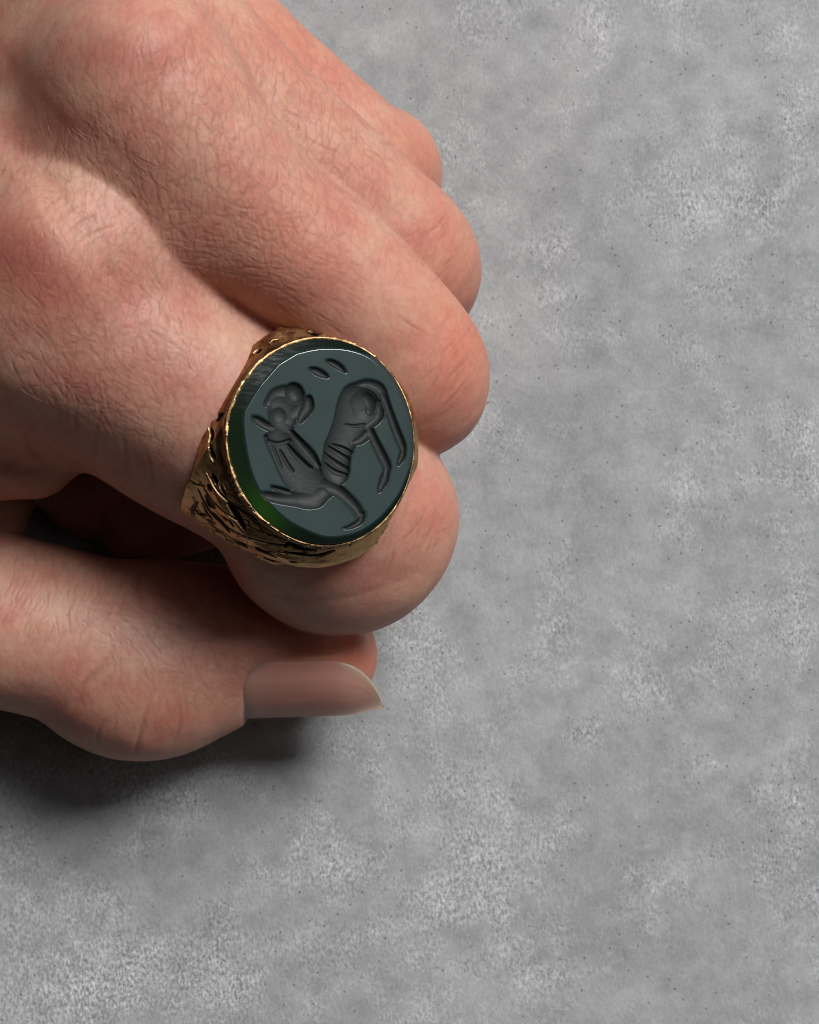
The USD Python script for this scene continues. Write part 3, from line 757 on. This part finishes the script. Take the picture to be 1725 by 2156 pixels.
gw = gv @ RING_B.T + RING_C
m = part("signet_ring/carved_stone", gw, gf, GEM, smooth=True, primvars={"cut": cutv, "thin": thin, "zone": painted_glow, "scuff_sheen": scuff_sheen, "cutwide": cutw}, label="dark green polished oval stone carved with an animal figure")

# ---------------------------------------------------------------- ring: gold
R = Grid((-12.5, -15.5, -25.5), (12.5, 15.5, 0.2), 0.125)
x, y, z = R.ax[0][:, None, None], R.ax[1][None, :, None], R.ax[2][None, None, :]
dr = (np.hypot(x, y) - orad(np.arctan2(y, x))).astype(np.float32)
zz = R.ax[2]
off = np.interp(-zz, [-1, 0.75, 1.0, 1.5, 2.3, 3.2, 4.2, 5.5, 7.0], [0.27, 0.31, 0.30, 0.12, 0.14, 0.85, 1.7, 1.9, 1.5]).astype(np.float32)[None, None, :]
wob = 0.07 * (meshkit.noise(np.stack([OTH * 9, OTH * 0, OTH * 0], 1), 3) - 0.5) + 0.03 * (meshkit.noise(np.stack([OTH * 24, OTH * 0, OTH * 0], 1), 5) - 0.5)
wobg = np.interp(np.arctan2(y, x), OTH, wob).astype(np.float32)
bezel = np.maximum(np.maximum(dr - off - wobg * 0.6, z + 0.80 + 2 * wobg), -(z + 9.0))
ro = np.sqrt(y * y + (z + FINGER_DROP) ** 2)
phi = np.abs(np.arctan2(y, z + FINGER_DROP))
thick = np.interp(phi, [0, 0.9, 1.5, 2.2, 3.15], [2.4, 1.7, 1.3, 1.3, 1.3])
half_n = np.interp(phi, [0, 0.6, 1.0, 1.5, 2.2, 3.15], [8.4, 8.4, 7.8, 6.4, 4.2, 3.2])   # towards the knuckle
half_f = np.interp(phi, [0, 0.6, 1.0, 1.5, 2.2, 3.15], [5.5, 5.4, 4.0, 3.0, 2.8, 2.8])   # towards the fingertip
half = np.where(x > 0, half_f, half_n)
band = np.maximum(ro - (FINGER_R - 0.3) - thick, np.abs(x) - half)
gold = smin(bezel, (band + 0 * x).astype(np.float32), 1.4)
gold = np.maximum(gold, -(ro - FINGER_R + 0.25 + 0 * x)).astype(np.float32)
gold = np.maximum(gold, -np.maximum(dr + 0.03, -(z + 2.4))).astype(np.float32)
gold += 0.02 * 0
bv, bf = surface_nets(gold, R.lo, R.h)
bn = normals_of(bv, bf)
bworld = bv @ RING_B.T + RING_C
bvis = (bn @ RING_B.T)[:, 2] > -0.1
bv, bf = subdivide(bv, bf, bvis[bf].all(1))
# soften the facets of the grid, keep the shape
tm = trimesh.Trimesh(bv, bf, process=False)
trimesh.smoothing.filter_taubin(tm, lamb=0.5, nu=0.52, iterations=16)
bv = np.array(tm.vertices)
bn = normals_of(bv, bf)
bworld = bv @ RING_B.T + RING_C
buv = project(bworld)
GRV = np.zeros(len(bv))


def zone(pts, ox, oy, sc):
    """Enlarged-photo pixels -> picture units."""
    p = np.asarray(pts, float).copy()
    p[:, 0] = (ox + p[:, 0] * sc) / 1.39826; p[:, 1] = (oy + p[:, 1] * sc) / 1.39826
    return p


rdist = np.hypot(bv[:, 0], bv[:, 1]) - orad(np.arctan2(bv[:, 1], bv[:, 0]))
can = ((bn @ RING_B.T)[:, 2] > -0.05) & (rdist > 0.2)


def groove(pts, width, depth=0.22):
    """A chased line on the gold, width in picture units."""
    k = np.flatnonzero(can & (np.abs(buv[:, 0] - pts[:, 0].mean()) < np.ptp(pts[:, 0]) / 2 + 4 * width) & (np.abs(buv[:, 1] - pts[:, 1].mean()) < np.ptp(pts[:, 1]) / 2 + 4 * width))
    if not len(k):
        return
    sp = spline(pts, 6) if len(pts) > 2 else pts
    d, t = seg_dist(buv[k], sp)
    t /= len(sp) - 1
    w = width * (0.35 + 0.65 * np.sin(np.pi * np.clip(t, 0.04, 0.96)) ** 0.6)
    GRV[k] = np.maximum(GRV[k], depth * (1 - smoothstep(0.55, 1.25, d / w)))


A2 = (480, 1300, 0.30145)
for pts, w in (([(335, 595), (288, 670), (300, 765)], 22), ([(355, 712), (440, 722)], 17), ([(420, 535), (450, 590), (495, 645)], 32), ([(425, 768), (505, 805)], 18),
               ([(480, 690), (560, 775), (650, 885)], 14), ([(485, 878), (585, 885)], 20), ([(565, 728), (630, 772)], 15), ([(500, 950), (620, 1010), (740, 1072), (910, 1112)], 17),
               ([(585, 1068), (700, 1130), (770, 1165)], 12), ([(640, 610), (720, 720), (795, 855)], 36), ([(1185, 1022), (1240, 1000), (1330, 1048), (1490, 1065)], 24),
               ([(1185, 1080), (1290, 1100), (1500, 1116), (1670, 1066)], 19), ([(880, 1030), (965, 1052)], 10), ([(235, 760), (335, 825)], 13), ([(430, 860), (452, 925)], 16),
               ([(700, 960), (830, 1042)], 9), ([(900, 1050), (1000, 1085), (1110, 1132)], 10), ([(610, 960), (700, 985), (760, 1015)], 9), ([(540, 940), (640, 990)], 9), ([(980, 1130), (1060, 1165), (1150, 1180)], 10),
               ([(180, 690), (240, 770), (330, 850), (420, 950), (520, 1020)], 9), ([(470, 80), (500, 180)], 26), ([(485, 320), (520, 420)], 30), ([(440, 420), (470, 480)], 18), ([(560, 430), (620, 560)], 16),
               ([(1230, 1170), (1310, 1185)], 10), ([(640, 760), (690, 830)], 10), ([(300, 650), (350, 700)], 9), ([(380, 600), (420, 680), (480, 760)], 9), ([(740, 1090), (850, 1125), (930, 1150)], 9)):
    groove(zone(pts, *A2), w * 0.2156)
A1 = (480, 920, 0.24348)
for pts, w in (([(1295, 362), (1390, 332)], 17), ([(1105, 492), (1192, 440)], 22), ([(885, 640), (935, 588)], 17), ([(765, 850), (822, 768)], 18), ([(690, 900), (675, 880)], 20), ([(640, 1195), (650, 1285), (712, 1225)], 34),
               ([(560, 1360), (590, 1480), (560, 1570)], 28), ([(650, 1065), (760, 950)], 11), ([(610, 1110), (690, 1050)], 10), ([(590, 1250), (580, 1310)], 12), ([(560, 1580), (590, 1690)], 24)):
    groove(zone(pts, *A1), w * 0.1741)
A3 = (880, 950, 0.2203)
for pts, w in (([(140, 130), (290, 142)], 34), ([(545, 180), (650, 205), (775, 265)], 20)):
    groove(zone(pts, *A3), w * 0.1575)
A0 = (0.0, 0.0, 1.39826)
g2 = np.random.default_rng(21)
for _ in range(50):                      # chased leaf strokes all over the shoulders
    c = np.array([400 + 230 * g2.random(), 1010 + 170 * g2.random()])
    a = math.radians(34 + 16 * g2.normal()); L2 = 14 + 22 * g2.random()
    d = np.array([math.cos(a), math.sin(a)]) * L2 / 2; nn = np.array([-d[1], d[0]]) * g2.normal() * 0.35
    groove(np.array([c - d, c + nn, c + d]), 1.6 + 1.2 * g2.random(), 0.09 + 0.05 * g2.random())
edge = np.array([(398, 1042), (428, 1098), (488, 1142), (560, 1168), (645, 1174)], float)
for k, w_, dp in ((10, 2.0, 0.13), (27, 2.4, 0.15), (46, 2.0, 0.12), (66, 2.6, 0.14)):
    groove(edge + np.array([0.5, -0.86]) * k + g2.normal(0, 3.0, edge.shape), w_, dp)
bz0 = bv[:, 2].copy()
fine = 0.05 * (meshkit.fbm(bv * 3.0, 3, 11) - 0.5) * smoothstep(0.5, 1.2, rdist)
bv = bv + bn * (fine - GRV)[:, None]
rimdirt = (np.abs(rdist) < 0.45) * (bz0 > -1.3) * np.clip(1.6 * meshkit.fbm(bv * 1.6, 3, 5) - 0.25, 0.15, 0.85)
channel_shade = 0.12 * smoothstep(1.15, 1.5, -bz0) * (1 - smoothstep(2.3, 3.0, -bz0)) * (np.abs(rdist) < 0.8)  # dark reflection inside the hollow of the wall, painted as darker gold
part("signet_ring/gold_setting", bv @ RING_B.T + RING_C, bf, GOLD, primvars={"groove": np.maximum(np.maximum(smoothstep(0.03, 0.16, GRV), channel_shade / 0.16), rimdirt)})
print("gold", len(bv), len(bf))
